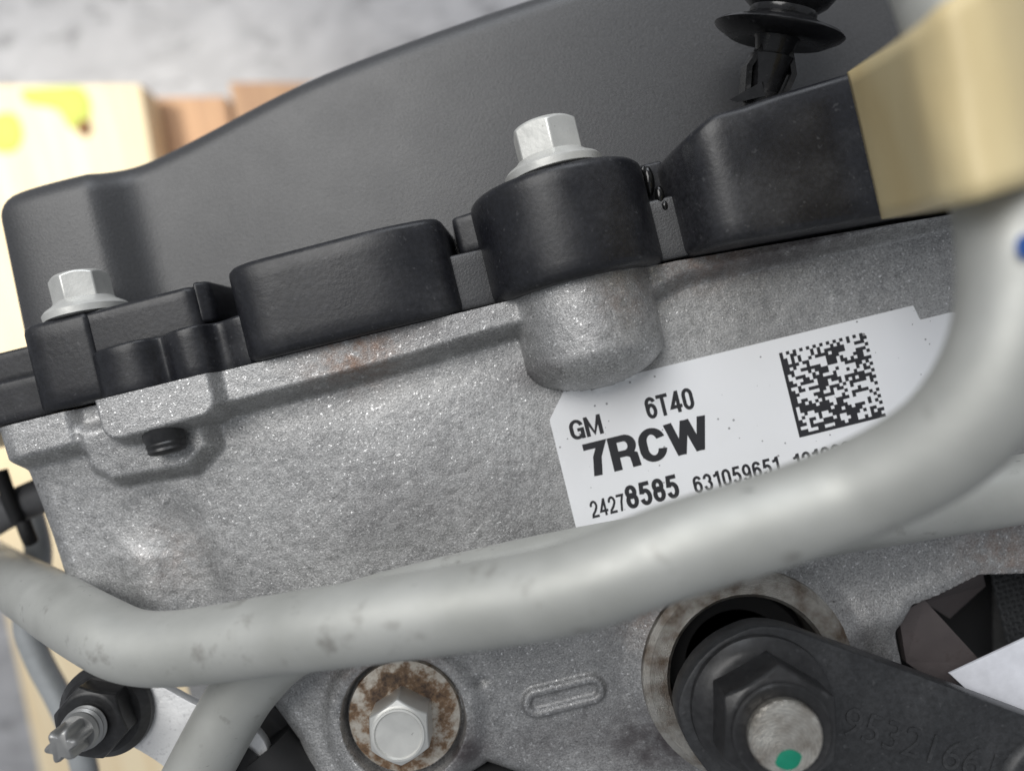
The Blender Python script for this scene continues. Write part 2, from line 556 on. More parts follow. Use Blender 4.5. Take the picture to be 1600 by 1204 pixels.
# runner below
q = [P(x, y, PZ - 45) for x, y in [(-150, 330), (900, 330), (900, 450), (-150, 450)]]
z_prism([(p.x, p.y) for p in q], PZ - 139, PZ - 46, 2, 'runner', M['oak'], pal, 30)
def daub(pts, mat, name, z):
    q = [P(x, y, z) for x, y in pts]
    o = z_prism(round_poly([(p.x, p.y) for p in q], 8), z, z + 0.5, 0.2, name, mat, big, 30)
    o.location = o.location
    return o
daub([(30, 140), (128, 134), (142, 158), (140, 200), (108, 204), (94, 170), (40, 162)], M['yellow'], 'paint_mark', PZ + 0.3)
daub([(-20, 182), (26, 172), (38, 214), (22, 240), (-20, 236)], M['yellow'], 'paint_mark', PZ + 0.3)
daub([(122, 188), (138, 186), (143, 202), (134, 214), (120, 208)], M['knot'], 'knot', PZ + 1.0)

# ================================================================== gearbox case
def Ytop(X):   # line of the joint between case and cover
    return 12.4 - 0.073 * np.clip(X - 29, 0, 60)
def Ylip(X):
    y = 6.9 + 0.012 * (X + 40)
    y = y + 0.7 * smoothstep(-20, 2, X) + 1.2 * smoothstep(24, 30, X) - 0.04 * np.clip(X - 32, 0, 60)
    return y

OPEN = [tuple(P(x, y, 0).xy) for x, y in [(1404, 985), (1424, 948), (1462, 934), (1530, 903), (1720, 896), (1720, 1180), (1440, 1120)]]
BORE = P(1163, 1046, 0)
SPOT = P(632, 1118, -1)
SLOT = P(881, 1086, 0)

def case_edge(Y):
    return np.interp(Y, [-80, -60, -47, -40, -33, -26, -18, 20], [-44, -45, -47, -50, -60, -71, -77.3, -79.6])

def H(X, Y):
    lab = smoothstep(1.5, -1.0, sd_poly(X, Y, [(3, -1.5), (72, -1.5), (72, -32), (3, -32)]))
    und = 0.6 * vnoise(X, Y, 16, 1) + 0.12 * vnoise(X, Y, 5.5, 2)
    z = und * (1 - lab)
    z = z - 3.0 * smoothstep(-25, -80, X) * smoothstep(14, -12, Y)
    yl = Ylip(X)
    # hollow under the lip, soft belly below it
    z = z - 0.2 * np.exp(-((Y - (yl - 3.2)) / 2.6) ** 2) * smoothstep(8, -6, X) * smoothstep(-62, -46, X)
    z = z + 0.15 * np.exp(-((Y + 5) / 7) ** 2 - ((X + 22) / 20) ** 2) * (1 - lab) * smoothstep(3, -6, X)
    z = z - 1.6 * np.exp(-((X + 56 + 0.12 * (Y + 16)) / 3.4) ** 2) * smoothstep(-4, -11, Y)
    z = z + 1.5 * np.exp(-((X + 63.5) / 4.5) ** 2) * smoothstep(-6, -13, Y)
    z = z - 0.35 * smoothstep(1.0, -1.0, np.hypot((X + 59) / 1.25, Y + 7.5) - 5.0)
    # lip along the joint
    lz = 3.0 + 0 * X
    lz = lz + 2.0 * smoothstep(-61.4, -57, X) - 2.2 * smoothstep(20, 32, X)
    m = smoothstep(-1.5, 1.1, Y - yl)
    m = m * (1 - 0.55 * smoothstep(-67.5, -65, X) * smoothstep(-60, -61.4, X))
    z = z + m * (lz - z)
    # pad below the left tab
    pad = 3.4 * smoothstep(0.9, -1.6, sd_poly(X, Y, [(-66, 9), (-66, 3), (-63, 0.2), (-51, -0.6), (-47, 2.0), (-47, 9)]) - 0.6)
    z = z + pad * (1 - m)
    # left tab with rounded corners
    st_ = sd_poly(X, Y, [(-57.4, 8.6), (-45.4, 8.9), (-45.4, 40), (-57.4, 40)]) - 3.2
    z = smax(z, z + (7.5 - z) * smoothstep(0.7, -1.0, st_), 0.01)
    # thumb-shaped boss under the big cover screw
    r = 10.9
    q = 1 - ((X - 13.7) / r) ** 2 - (np.clip(2.0 - Y, 0, None) / 5.6) ** 2
    zb = np.where(q > 0, r * np.sqrt(np.clip(q, 0, None)), -2.0)
    z = smax(z, zb, 1.6 * (1 - lab) + 0.25 * lab)
    # spot face of the lower bolt
    d = np.hypot(X - SPOT.x, Y - SPOT.y)
    z = z + 1.1 * smoothstep(13.5, 10.8, d)
    z = z - 3.0 * smoothstep(9.9, 9.2, d)
    # raised oval
    a = np.array([SLOT.x, SLOT.y])
    dx = np.clip(np.abs(X - a[0]) - 4.3, 0, None)
    ds = np.abs(np.hypot(dx, Y - a[1]) - 1.65)
    z = z + 0.75 * smoothstep(1.0, 0.25, ds)
    # pit beside it
    z = z - 0.5 * np.exp(-(((X - P(752, 1064, 0).x) / 1.0) ** 2 + ((Y - P(752, 1064, 0).y) / 0.7) ** 2))
    # bore with raised turned ring
    d = np.hypot(X - BORE.x, Y - BORE.y)
    z = z + 1.6 * smoothstep(19.5, 15.0, d)
    z = z - 24 * smoothstep(12.9, 12.3, d)
    # window on the right
    so = sd_poly(X, Y, OPEN)
    z = z - 30 * smoothstep(0.7, -1.0, so) - 0.8 * smoothstep(2.5, 0, so)
    # shoulder running to the right below the pipes
    z = z + 1.6 * np.exp(-((Y + 49 - 0.02 * (X - 40)) / 3.5) ** 2) * smoothstep(36, 46, X)
    # fine cast relief
    f = (0.03 * vnoise(X, Y, 1.6, 3) + 0.06 * vnoise(X, Y, 0.72, 4))
    z = z + f * (1 - lab)
    # rounded outer edges
    for t in (X - case_edge(Y), Y - np.interp(X, [-60, -25, -18, -8, 5, 14], [-62, -60, -57.5, -64, -72, -74]) * 1.0):
        R = 4.0
        z = z - np.where(t < R, R - np.sqrt(np.clip(R * R - np.clip(R - t, 0, R) ** 2, 0, None)), 0)
        z = z - 45 * smoothstep(0.3, -0.8, t)
    return z

case = thing('transmission_case', 'cast aluminium gearbox case with rough speckled skin behind the sticker', 'gearbox case', (0, -20, -40))
nx, ny = 800, 390
xs = np.linspace(-86, 104, nx)
tt = np.linspace(0, 1, ny)
Xg = np.repeat(xs[:, None], ny, 1)
Yg = -80 + (Ytop(xs)[:, None] + 80) * tt[None, :]
Zg = H(Xg, Yg)
V = np.stack([Xg, Yg, Zg], -1)
back = V[:, -1, :].copy(); back[:, 2] = -60.0
lo = V[:, 0, :].copy(); lo[:, 2] = -60.0
V = np.concatenate([lo[:, None, :], V, back[:, None, :]], 1)
nyy = ny + 2
idx = np.arange(nx * nyy).reshape(nx, nyy)
F = np.stack([idx[:-1, :-1], idx[1:, :-1], idx[1:, 1:], idx[:-1, 1:]], -1).reshape(-1, 4)
casting = obj('casting', V.reshape(-1, 3), F.tolist(), M['cast'], case, 55, origin=(0, 0, 0))
if sum(p.normal.z for p in list(casting.data.polygons)[::97]) < 0:
    casting.data.flip_normals()
def blob(px, py, r, amp, stretch=1.0):
    c = P(px, py, 3)
    X, Y = V[:, :, 0], V[:, :, 1]
    return amp * np.exp(-((X - c.x) / (r * stretch)) ** 2 - ((Y - c.y) / r) ** 2)
rust = blob(560, 555, 4, 1.0, 1.6) + blob(1110, 400, 4, 0.7, 2) + blob(600, 1040, 4, 0.6, 2) + blob(1010, 960, 5, 0.6) + blob(1580, 870, 6, 0.6) + blob(960, 470, 4, 0.35) + blob(250, 880, 5, 0.25)
grime_shade = blob(1240, 385, 2.6, 0.9, 6) + blob(1040, 1175, 5, 1.0, 1.6) + blob(690, 510, 2, 0.5, 5) + blob(830, 585, 2.0, 0.7, 2) + blob(1330, 1000, 8, 0.4) + blob(660, 800, 7, 0.3, 3) + blob(900, 1160, 6, 0.45, 3) + blob(720, 1180, 4, 0.9)  # grime patches, with shade painted in low on the case
for nm, arr in (('rust', rust), ('grime_shade', grime_shade)):
    at = casting.data.attributes.new(nm, 'FLOAT', 'POINT')
    at.data.foreach_set('value', np.clip(arr, 0, 1).reshape(-1).astype(np.float32))

# turned ring round the bore
prof = [(12.1, -8), (12.1, 2.4), (12.6, 2.9), (15.2, 2.9), (16.2, 2.2), (16.4, 0.5), (16.4, -8)]
v, f = lathe_geo(prof, (BORE.x, BORE.y, 0), (0, 0, 1), 96)
f = f[:-2]
obj('bore_ring', v, f + [[k, (k + 1) % 96, 6 * 96 + (k + 1) % 96, 6 * 96 + k] for k in range(96)], M['ring'], case, 30)
v, f = lathe_geo([(11.9, -14), (11.9, -4), (11.2, -3), (8.5, -3.2), (8.0, -6), (8.0, -14)], (BORE.x, BORE.y, 0), (0, 0, 1), 72)
obj('oil_seal', v, f, M['dark'], case, 30)
# inside the window on the right: a bent steel plate, a woven screen, and a black sheet added to keep the depth dark
def px_plate(pts, zs, thick, name, mat, parent):
    top = [P(x, y, z) for (x, y), z in zip(pts, zs)]
    c = sum(top, Vector()) / len(top)
    nrm = (top[1] - top[0]).cross(top[2] - top[0]).normalized()
    if nrm.z < 0: nrm = -nrm
    bot = [p - nrm * thick for p in top]
    v, f = loft([bot, top])
    return obj(name, v, f, mat, parent, 30)
px_plate([(1404, 960), (1444, 936), (1534, 1034), (1480, 1080), (1416, 1034)], [-2, -2, -1, -1, -2], 1.6, 'steel_tab', M['brown'], case)
px_plate([(1444, 940), (1536, 896), (1540, 915), (1484, 966)], [-3, -3, -9, -9], 1.2, 'steel_rib', M['brown'], case)
px_plate([(1390, 880), (1800, 880), (1800, 1220), (1390, 1220)], [-26] * 4, 1.0, 'shade_sheet', M['dark'], case)
mb = MB()
S0 = P(1548, 890, -14)
for i in range(16):
    for (ax, ay) in ((1, 0), (0, 1)):
        a = S0 + Vector((i * 0.95 * (1 - ax), -i * 0.95 * ay * 0 - (i * 0.95 if ax else 0), 0))
        e = a + (Vector((15, 0, 0)) if ax else Vector((0, -15, 0)))
        n_ = 30; pts = []
        for k in range(n_ + 1):
            p = a.lerp(e, k / n_)
            p = p + Vector((0, 0, 0.22 * math.sin(math.pi * (k / 30 * 15 / 0.95 + i) + (0 if ax else math.pi))))
            pts.append(p)
        v, f = tube_geo(pts, 0.3, 6)
        mb.add(v, f)
scr = mb.build('woven_screen', M['screen'], case)
scr['kind'] = 'stuff'

# ================================================================== black cover
cover = thing('valve_cover', 'large black plastic gearbox cover with textured wall, bolted above the aluminium case', 'cover', (0, 14, -40))
def topY(x):
    return float(np.interp(x, [-80, -58, -54, -22, 16, 60, 120], [52.6, 53.0, 54.0, 61.0, 64.2, 67.0, 68.5]))
plan = [(-66, -75), (-80.2, -72), (-80.4, -40), (-80.4, -18), (-79.8, -12.5), (-77.2, -9.2), (-72, -8.0), (-64, -8.0), (-60.5, -8.6), (-57.8, -10.8),
        (-55.4, -12.6), (-51, -13.2), (-42, -12.8), (-28, -11.6), (-10, -10.3), (10, -9.6), (40, -9.5), (80, -10.5), (118, -13), (119, -75)]
plan = smooth_path(catmull([(a, b) for a, b in plan], 6), 4)
plan = [tuple(p) for p in plan]
# smooth height so the top line flows
hs = np.array([topY(p[0]) for p in plan]); 
for _ in range(14): hs[1:-1] = 0.25 * hs[:-2] + 0.5 * hs[1:-1] + 0.25 * hs[2:]
rings = []
RT = 4.5
for lev in [0, 0.15, 0.3, 0.45, 0.6, 0.75, 0.9, 1.0]:
    draft = 1.1 * lev
    pts = inset2(plan, draft)
    rings.append([(x, 12.8 + (h - RT - 12.8) * lev, z) for (x, z), h in zip(pts, hs)])
for k in range(1, 9):
    a = k / 8 * math.pi / 2
    pts = inset2(plan, 1.1 + RT * (1 - math.cos(a)))
    rings.append([(x, h - RT + RT * math.sin(a), z) for (x, z), h in zip(pts, hs)])
v, f = loft(rings)
obj('shell', v, f, M['cover'], cover, 50)

seam = lambda x: 12.75 - 0.073 * min(max(x - 29, 0), 60)
# far-left rim, two steps
plan_prism(round_poly([(-110, -40), (-110, -2.5), (-72.6, -2.5), (-71.8, -40)], [1, 2, 1.2, 1]), 19.4, 24.6, 0.7, 'rim_step', M['rim'], cover)
plan_prism(round_poly([(-110, -40), (-110, 0.6), (-69.6, 0.6), (-69, -40)], [1, 2, 1.2, 1]), seam, 19.6, 0.8, 'rim_step', M['rim'], cover)
# left screw pad and its plate
plan_prism(round_poly([(-71.2, -30), (-71.2, 4.2), (-59.8, 4.2), (-58, -30)], [0, 4.5, 1.0, 0]), seam, 26.3, 1.1, 'screw_pad', M['rim'], cover)
plan_prism(round_poly([(-62, -14), (-62, 3.6), (-43.2, 3.6), (-42.4, -14)], [0, 0.5, 2.4, 0]), 18.5, lambda x: 26.22 + 0.01 * (x + 60), 0.9, 'plate', M['rim'], cover)
plan_prism(round_poly([(-44.6, -14), (-43.8, 3.0), (-41.6, 1.6), (-40.4, -14)], [0, 1, 1, 0]), 20.5, 26.9, 0.6, 'lip_corner', M['rim'], cover)
# double-lobed lug
lobes = [(-60.2, -14), (-60.2, 2.5), (-59.3, 5.6), (-57, 7.0), (-54, 7.4), (-51.6, 6.8), (-49.6, 5.0), (-47.8, 6.1), (-45.6, 6.8), (-43.2, 6.4), (-42.0, 4.6), (-40.8, 3.8), (-36, 3.6), (-34, -14)]
lobes = [tuple(p) for p in catmull(lobes, 4)]
plan_prism(lobes, lambda x: seam(x) - 0.5, lambda x: 19.6 + 0.02 * (x + 60), 0.55, 'lug', M['rim'], cover)
# long block
plan_prism(round_poly([(-38.2, -16), (-38.0, 7.6), (-13, 8.0), (-4.6, 5.6), (-3.2, -16)], [0, 6.5, 5, 3, 0]), lambda x: seam(x) - 0.25, lambda x: 26.9 + 0.01 * (x + 38), 1.1, 'rim_block', M['rim'], cover)
# round screw boss with side webs
circ = [(13.7 + 13.6 * math.cos(a), 13.6 * math.sin(a)) for a in (2 * math.pi * k / 96 for k in range(96))]
plan_prism(circ, lambda x: seam(x) - 0.35, 28.5, 1.3, 'screw_boss', M['rim'], cover, 10)
plan_prism(round_poly([(-3.6, -14), (-3.0, 0.2), (1.5, 1.2), (2, -14)], [0, 1, 0.4, 0]), 21.5, 27.6, 0.6, 'web', M['rim'], cover)
plan_prism(round_poly([(26, -14), (26.2, 0.0), (31, 0.2), (32, -14)], [0, 0.6, 0.6, 0]), 21.8, 28.6, 0.6, 'web', M['rim'], cover)
# recessed textured webs in the gaps beside the boss
plan_prism(round_poly([(-6, -14), (-5.6, 3.2), (1.6, 2.4), (2.4, -14)], [0, 0.8, 0.8, 0]), 12.8, 21.4, 0.5, 'recess_web', M['cover'], cover)
plan_prism(round_poly([(25.5, -14), (26.2, 3.4), (31.4, 3.6), (32, -14)], [0, 0.8, 0.8, 0]), 12.8, 22.2, 0.5, 'recess_web', M['cover'], cover)
# right block
plan_prism(round_poly([(29.6, -16), (30.0, 4.5), (34.2, 11.2), (43, 11.9), (100, 10.5), (100, -16)], [0, 4, 5, 3, 2, 0]),
           lambda x: seam(x) - 0.15, lambda x: float(np.interp(x, [29, 33, 36.5, 41, 60, 100], [27.6, 29.2, 30.6, 30.6, 32.4, 34.0])), 1.2, 'rim_block', M['rim'], cover, 8)

# oil weeping in the gap right of the boss
mb = MB()
for (x, y, z, r, st) in [(28.0, 25.6, 1.3, 0.9, 2.6), (28.7, 22.6, 2.9, 0.75, 2.2), (29.0, 20.9, 3.3, 0.5, 1.6), (27.6, 27.4, 1.2, 0.5, 1.5)]:
    prof = [(r * math.sin(t) + 1e-4, -math.cos(t) * r * st) for t in np.linspace(0, math.pi, 12)]
    v, f = lathe_geo(prof, (x, y, z), (0.1, 1, 0), 20); mb.add(v, f)
ol = mb.build('oil_film', M['oil'], cover, 60)
ol['kind'] = 'stuff'

# ================================================================== screws
def flange_screw(base, axis, label, turn, s=1.0, hh=9.2):
    t = thing('flange_bolt', label, 'bolt', base, 'zinc hex flange bolts holding the black cover')
    prof = [(6.6 * s, 0.0), (7.3 * s, 0.2), (7.4 * s, 1.2), (6.9 * s, 1.7), (5.6 * s, 2.4), (5.1 * s, 2.9), (4.6 * s, 2.9)]
    v, f = lathe_geo(prof, base, axis, 72)
    obj('flange', v, f, M['zinc'], t, 40)
    v, f = hex_geo(9.0 * s, 1.4, hh, base, axis, turn)
    h = obj('hex_head', v, f, M['zinc'], t, 22)
    md = h.modifiers.new('soft_edges', 'BEVEL'); md.width = 0.0003; md.segments = 2; md.limit_method = 'ANGLE'; md.angle_limit = math.radians(25)
    v, f = lathe_geo([(2.9 * s, -9), (2.9 * s, 0.05)], base, axis, 24)
    obj('shank', v, f, M['zinc'], t, 40)
    return t
flange_screw((13.6, 28.46, 5.8), (0, 1, 0), 'zinc hex bolt standing on the round black boss in the centre', math.radians(32), 1.0, 8.0)
flange_screw((-62.6, 26.26, -1.9), (0, 1, 0), 'zinc hex bolt on the stepped black rim at the far left', math.radians(22), 0.86, 7.2)

# black screw tip under the left tab
t = thing('screw_tip', 'black screw end poking out below the left aluminium tab', 'screw', (-51.6, 6.0, 3.2))
v, f = lathe_geo([(3.0, -4.0), (3.0, 0.8), (2.75, 1.4), (2.9, 1.7), (2.7, 2.2), (2.85, 2.6), (2.5, 3.0), (1.6, 3.25)], (-52.6, 5.6, 4.3), (0, -1, 0), 40)
obj('threaded_end', v, f, M['nut'], t, 40)

# lower bolt with rusty washer
SB = Vector((SPOT.x, SPOT.y, -2.0))
t = thing('hex_bolt', 'zinc hex bolt on a rusty washer below the main pipe', 'bolt', SB)
v, f = lathe_geo([(3.0, 0.0), (8.7, 0.0), (8.9, 0.4), (8.7, 1.0), (7.4, 1.25), (5.2, 1.6), (3.0, 1.6)], SB, (0, 0, 1), 80)
obj('washer', v, f[:-2], M['rust'], t, 40)
o = t.children[0] if t.children else None
v, f = hex_geo(8.8, 1.3, 7.4, SB, (0, 0, 1), math.radians(20))
h = obj('hex_head', v, f, M['zinc'], t, 22)
md = h.modifiers.new('soft_edges', 'BEVEL'); md.width = 0.0003; md.segments = 2; md.limit_method = 'ANGLE'; md.angle_limit = math.radians(25)
v, f = lathe_geo([(3.9, 7.3), (3.9, 7.75), (3.6, 7.8), (3.4, 7.5)], SB, (0, 0, 1), 48)
obj('head_rim', v, f, M['zinc'], h, 30)

# ================================================================== sticker
st = thing('label_sticker', 'white printed sticker with black numbers and a square code on the case', 'sticker', (37, -16, 0))
outline = round_poly([(7.6, -2.8), (63.7, -2.8), (64.2, -5.25), (70.4, -5.25), (70.4, -30.5), (4.4, -30.5), (4.4, -6.6)], [0.3, 0.2, 0.3, 1.6, 2, 2, 0.3], 6)
nxs, nys = 170, 74
gx = np.linspace(4.4, 70.4, nxs); gy = np.linspace(-30.5, -2.8, nys)
bm = bmesh.new()
ring = [bm.verts.new((x, y, 0)) for x, y in outline]
bm.faces.new(ring)
for x in gx[1:-1:2]:
    g = bm.verts[:] + bm.edges[:] + bm.faces[:]
    bmesh.ops.bisect_plane(bm, geom=g, plane_co=(x, 0, 0), plane_no=(1, 0, 0))
for y in gy[1:-1:2]:
    g = bm.verts[:] + bm.edges[:] + bm.faces[:]
    bmesh.ops.bisect_plane(bm, geom=g, plane_co=(0, y, 0), plane_no=(0, 1, 0))
co = np.array([v.co[:] for v in bm.verts])
hz = np.minimum(H(co[:, 0], co[:, 1]), 0.9)
bm.verts.index_update()
vv = [(c[0], c[1], z + 0.10) for c, z in zip(co, hz)]
ff = [[v.index for v in f.verts] for f in bm.faces]
bm.free()
# give the film its thickness
nb = len(vv)
eds = {}
for f in ff:
    for a, b in zip(f, f[1:] + f[:1]):
        eds[(a, b)] = 1
v2 = vv + [(x, y, z - 0.09) for x, y, z in vv]
f2 = ff + [[i + nb for i in f][::-1] for f in ff] + [[b, a, a + nb, b + nb] for (a, b) in eds if (b, a) not in eds]
obj('film', v2, f2, M['label'], st, 40)

def text_mesh(txt, bold):
    c = bpy.data.curves.new('t', 'FONT'); c.body = txt; c.offset = bold; c.resolution_u = 6
    c.size = 1.0
    o = bpy.data.objects.new('t', c); col.objects.link(o)
    dg = bpy.context.evaluated_depsgraph_get()
    me = bpy.data.meshes.new_from_object(o.evaluated_get(dg))
    v = np.array([p.co[:] for p in me.vertices]); f = [list(p.vertices) for p in me.polygons]
    bpy.data.objects.remove(o); bpy.data.curves.remove(c); bpy.data.meshes.remove(me)
    return v, f
def arc2(cx, cy, rx, ry, a0, a1, n=18):
    return [(cx + rx * math.cos(math.radians(a0 + (a1 - a0) * k / n)), cy + ry * math.sin(math.radians(a0 + (a1 - a0) * k / n))) for k in range(n + 1)]
def glyph(ch, t):
    """centre lines of a condensed grotesque glyph, width w, cap height 1; t = stroke"""
    e = t / 2; w = 0.50; x0, x1, y0, y1 = e, w - e, e, 1 - e; cx = w / 2; rx = cx - e
    if ch == '0': return w, [arc2(cx, 1 - e - 0.24, rx, 0.24, 0, 180) + arc2(cx, e + 0.24, rx, 0.24, 180, 360) + [(x1, 1 - e - 0.24)]]
    if ch == '1': return 0.40, [[(0.29, 0), (0.29, 1)], [(0.02, 0.76), (0.14, 0.785), (0.22, 0.85), (0.27, 0.98)]]
    if ch == '2': return w, [arc2(cx, 1 - e - 0.24, rx, 0.24, 185, 0)[0:15] + [(x1, 0.70), (x1 - 0.02, 0.58), (x1 - 0.14, 0.38), (x0 + 0.04, 0.20), (x0 + 0.01, e), (w, e)]]
    if ch == '3': return w, [arc2(cx - 0.01, 1 - e - 0.215, rx - 0.01, 0.215, 175, -75), arc2(cx, e + 0.245, rx, 0.245, 80, -180)]
    if ch == '4': return w + 0.04, [[(0.37, 0), (0.37, 1)], [(0.37, 1 - e * 0.6), (e * 0.9, 0.28), (w + 0.04, 0.28)]]
    if ch == '5': return w, [[(w - 0.03, 1 - e), (x0 + 0.07, 1 - e), (x0 + 0.02, 0.50)], arc2(cx, e + 0.27, rx, 0.27, 140, -165)]
    if ch in '69':
        L_ = [arc2(cx, e + 0.27, rx, 0.27, 180, 540), arc2(cx, 1 - e - 0.22, rx, 0.22, 15, 180) + [(x0, e + 0.27)]]
        if ch == '9': L_ = [[(w - x, 1 - y) for x, y in q] for q in L_]
        return w, L_
    if ch == '7': return w, [[(0, 1 - e), (x1, 1 - e), (x1 - 0.14, 0.55), (0.19, 0.0)]]
    if ch == '8': return w, [arc2(cx, 1 - e - 0.21, rx - 0.015, 0.21, 90, 450), arc2(cx, e + 0.245, rx, 0.245, 90, 450)]
    if ch in 'CG':
        w = 0.60; cx = w / 2; rx = cx - e
        q = arc2(cx, 1 - e - 0.30, rx, 0.30, 12, 180) + arc2(cx, e + 0.30, rx, 0.30, 180, 350 if ch == 'C' else 330)
        if ch == 'C': return w, [q]
        return w, [q, [(cx + 0.02, 0.47), (w - e, 0.47), (w - e, 0)]]
    if ch == 'M': return 0.72, [[(e, 0), (e, 1)], [(0.72 - e, 0), (0.72 - e, 1)], [(e * 0.9, 1), (0.36, 0.06), (0.72 - e * 0.9, 1)]]
    if ch == 'T': return 0.52, [[(0, 1 - e), (0.52, 1 - e)], [(0.26, 0), (0.26, 1)]]
    if ch == 'R': return 0.60, [[(e, 0), (e, 1)], [(e, 1 - e)] + arc2(0.34, 1 - e - 0.225, 0.26 - e, 0.225, 90, -90) + [(e, 1 - e - 0.45)], [(0.32, 0.5), (0.50, 0.36), (0.52, 0.0)]]
    if ch == 'W': return 0.88, [[(e * 0.6, 1), (0.235, 0.0)], [(0.235, 0.0), (0.44, 1.0)], [(0.44, 1.0), (0.645, 0.0)], [(0.645, 0.0), (0.88 - e * 0.6, 1)]]
def ribbon(q, t, z):
    p = np.array(q, float); n = len(p)
    closed = np.linalg.norm(p[0] - p[-1]) < 1e-6
    d = np.diff(p, axis=0); d /= np.linalg.norm(d, axis=1, keepdims=True) + 1e-12
    vv, ff = [], []
    for i in range(n):
        a = d[i - 1] if i > 0 else (d[-1] if closed else d[0])
        b = d[i] if i < n - 1 else (d[0] if closed else d[-1])
        m = a + b; m /= np.linalg.norm(m) + 1e-12
        k = 1 / max(0.45, m.dot(a))
        nr = np.array([-m[1], m[0]]) * t / 2 * k
        vv += [(p[i][0] + nr[0], p[i][1] + nr[1], z), (p[i][0] - nr[0], p[i][1] - nr[1], z)]
        if i: ff.append([2 * i - 2, 2 * i - 1, 2 * i + 1, 2 * i])
    return vv, ff
def lettering(txt, x0, x1, y0, y1, bold, z=0.135, name='lettering', parent=st, mat=None):
    mb = MB(); x = 0.0; k = 0
    for ch in txt:
        w, lines = glyph(ch, bold)
        for q in lines:
            vv, ff = ribbon(q, bold, 0.0)
            mb.add([(a + x, min(max(b, 0), 1), 0.0015 * k) for a, b, c in vv], ff); k = (k + 1) % 5
        x += w + (0.05 if bold > 0.16 else 0.09)
    v = np.array([tuple(p) for p in mb.v])
    lo, hi = v.min(0), v.max(0)
    v2_ = np.stack([x0 + (v[:, 0] - lo[0]) / (hi[0] - lo[0]) * (x1 - x0), y0 + (v[:, 1] - lo[1]) / (hi[1] - lo[1]) * (y1 - y0), z + v[:, 2]], 1)
    o = obj(name, v2_, mb.f, mat or M['ink'], parent, 30)
    me = o.data
    bm = bmesh.new(); bm.from_mesh(me)
    for fc in bm.faces:
        if fc.normal.z < 0: fc.normal_flip()
    bm.to_mesh(me); bm.free()
    return o
def LP(px, py): return P(px, py, 0.13)
def put(txt, left_px, right_px, h_mm, bold):
    a, b = LP(*left_px), LP(*right_px)
    y = (a.y + b.y) / 2
    return lettering(txt, a.x, b.x, y, y + h_mm, bold)
put('GM', (894, 689), (944, 676), 3.1, 0.165)
put('6T40', (1013, 656), (1087, 637), 3.4, 0.165)
put('7RCW', (922, 746), (1114, 699), 5.3, 0.19)
put('2427', (926, 810), (980, 796), 2.7, 0.145)
put('8585', (982, 796), (1064, 776), 3.7, 0.175)
put('631059651', (1087, 772), (1221, 739), 2.75, 0.155)
put('1210000000', (1244, 737), (1398, 699), 2.75, 0.155)

# square matrix code: a made-up cell pattern
a, b, c_ = LP(1219, 550), LP(1351, 520), LP(1247, 684)
x0, x1, y1, y0 = (a.x + c_.x) / 2, b.x + 0.15, (a.y + b.y) / 2, c_.y
n = 26; cw = (x1 - x0) / n; ch = (y1 - y0) / n
cells = np.zeros((n, n), bool)
r2 = np.random.RandomState(5)
base = r2.rand(n, n)
base = base * 0.8 + 0.2 * (np.roll(base, 1, 0) + np.roll(base, 1, 1)) / 2 
cells = base > np.median(base) * 0.97
cells[:, 0] = True; cells[0, :] = True
cells[n - 1, :] = [(k % 2 == 0) for k in range(n)]
cells[:, n - 1] = [(k % 2 == 0) for k in range(n)]
mb = MB()
for j in range(n):
    i = 0
    while i < n:
        if cells[j, i]:
            k = i
            while k < n and cells[j, k]: k += 1
            mb.add([(x0 + i * cw, y0 + j * ch, 0.135), (x0 + k * cw, y0 + j * ch, 0.135), (x0 + k * cw, y0 + (j + 1.0) * ch, 0.135), (x0 + i * cw, y0 + (j + 1.0) * ch, 0.135)], [[0, 1, 2, 3]])
            i = k
        else: i += 1
o = mb.build('printed_code', M['ink'], st)
if sum(p.normal.z for p in o.data.polygons) < 0: o.data.flip_normals()

# ================================================================== pipes
def pipe_path(pts, n=10, it=12):
    return smooth_path(catmull([P(*p) for p in pts], n), it)
main = [(-130, 800, -110), (-60, 850, -72), (0, 893, -38), (68, 935, -6), (150, 984, 8), (210, 1010, 12), (290, 1011, 15), (420, 992, 20), (530, 977, 25),
        (760, 943, 31), (905, 914, 35), (1060, 857, 38), (1200, 815, 39), (1310, 776, 40), (1400, 737, 43), (1480, 686, 46), (1540, 615, 48),
        (1578, 530, 49), (1590, 440, 49), (1583, 330, 48), (1552, 200, 46), (1512, 80, 44), (1480, -20, 43), (1430, -160, 42)]
v, f = tube_geo(pipe_path(main, 12, 10), 5.05, 48)
mp = thing('cooler_pipe', 'thick grey metal pipe bending across the front of the sticker', 'pipe', P(300, 1010, 10))
obj('tube', v, f, M['pipe'], mp, 60)
# blue paint mark on the bend
c = P(1605, 385, 53.75)
ang = [2 * math.pi * k / 20 for k in range(20)]
v, f = lathe_geo([(1.15 * math.sin(t) + 1e-4, -0.16 * math.cos(t)) for t in np.linspace(0, math.pi, 12)], c, (0.16, -0.02, 1), 28)
obj('paint_mark', v, f, M['blue'], mp, 60)

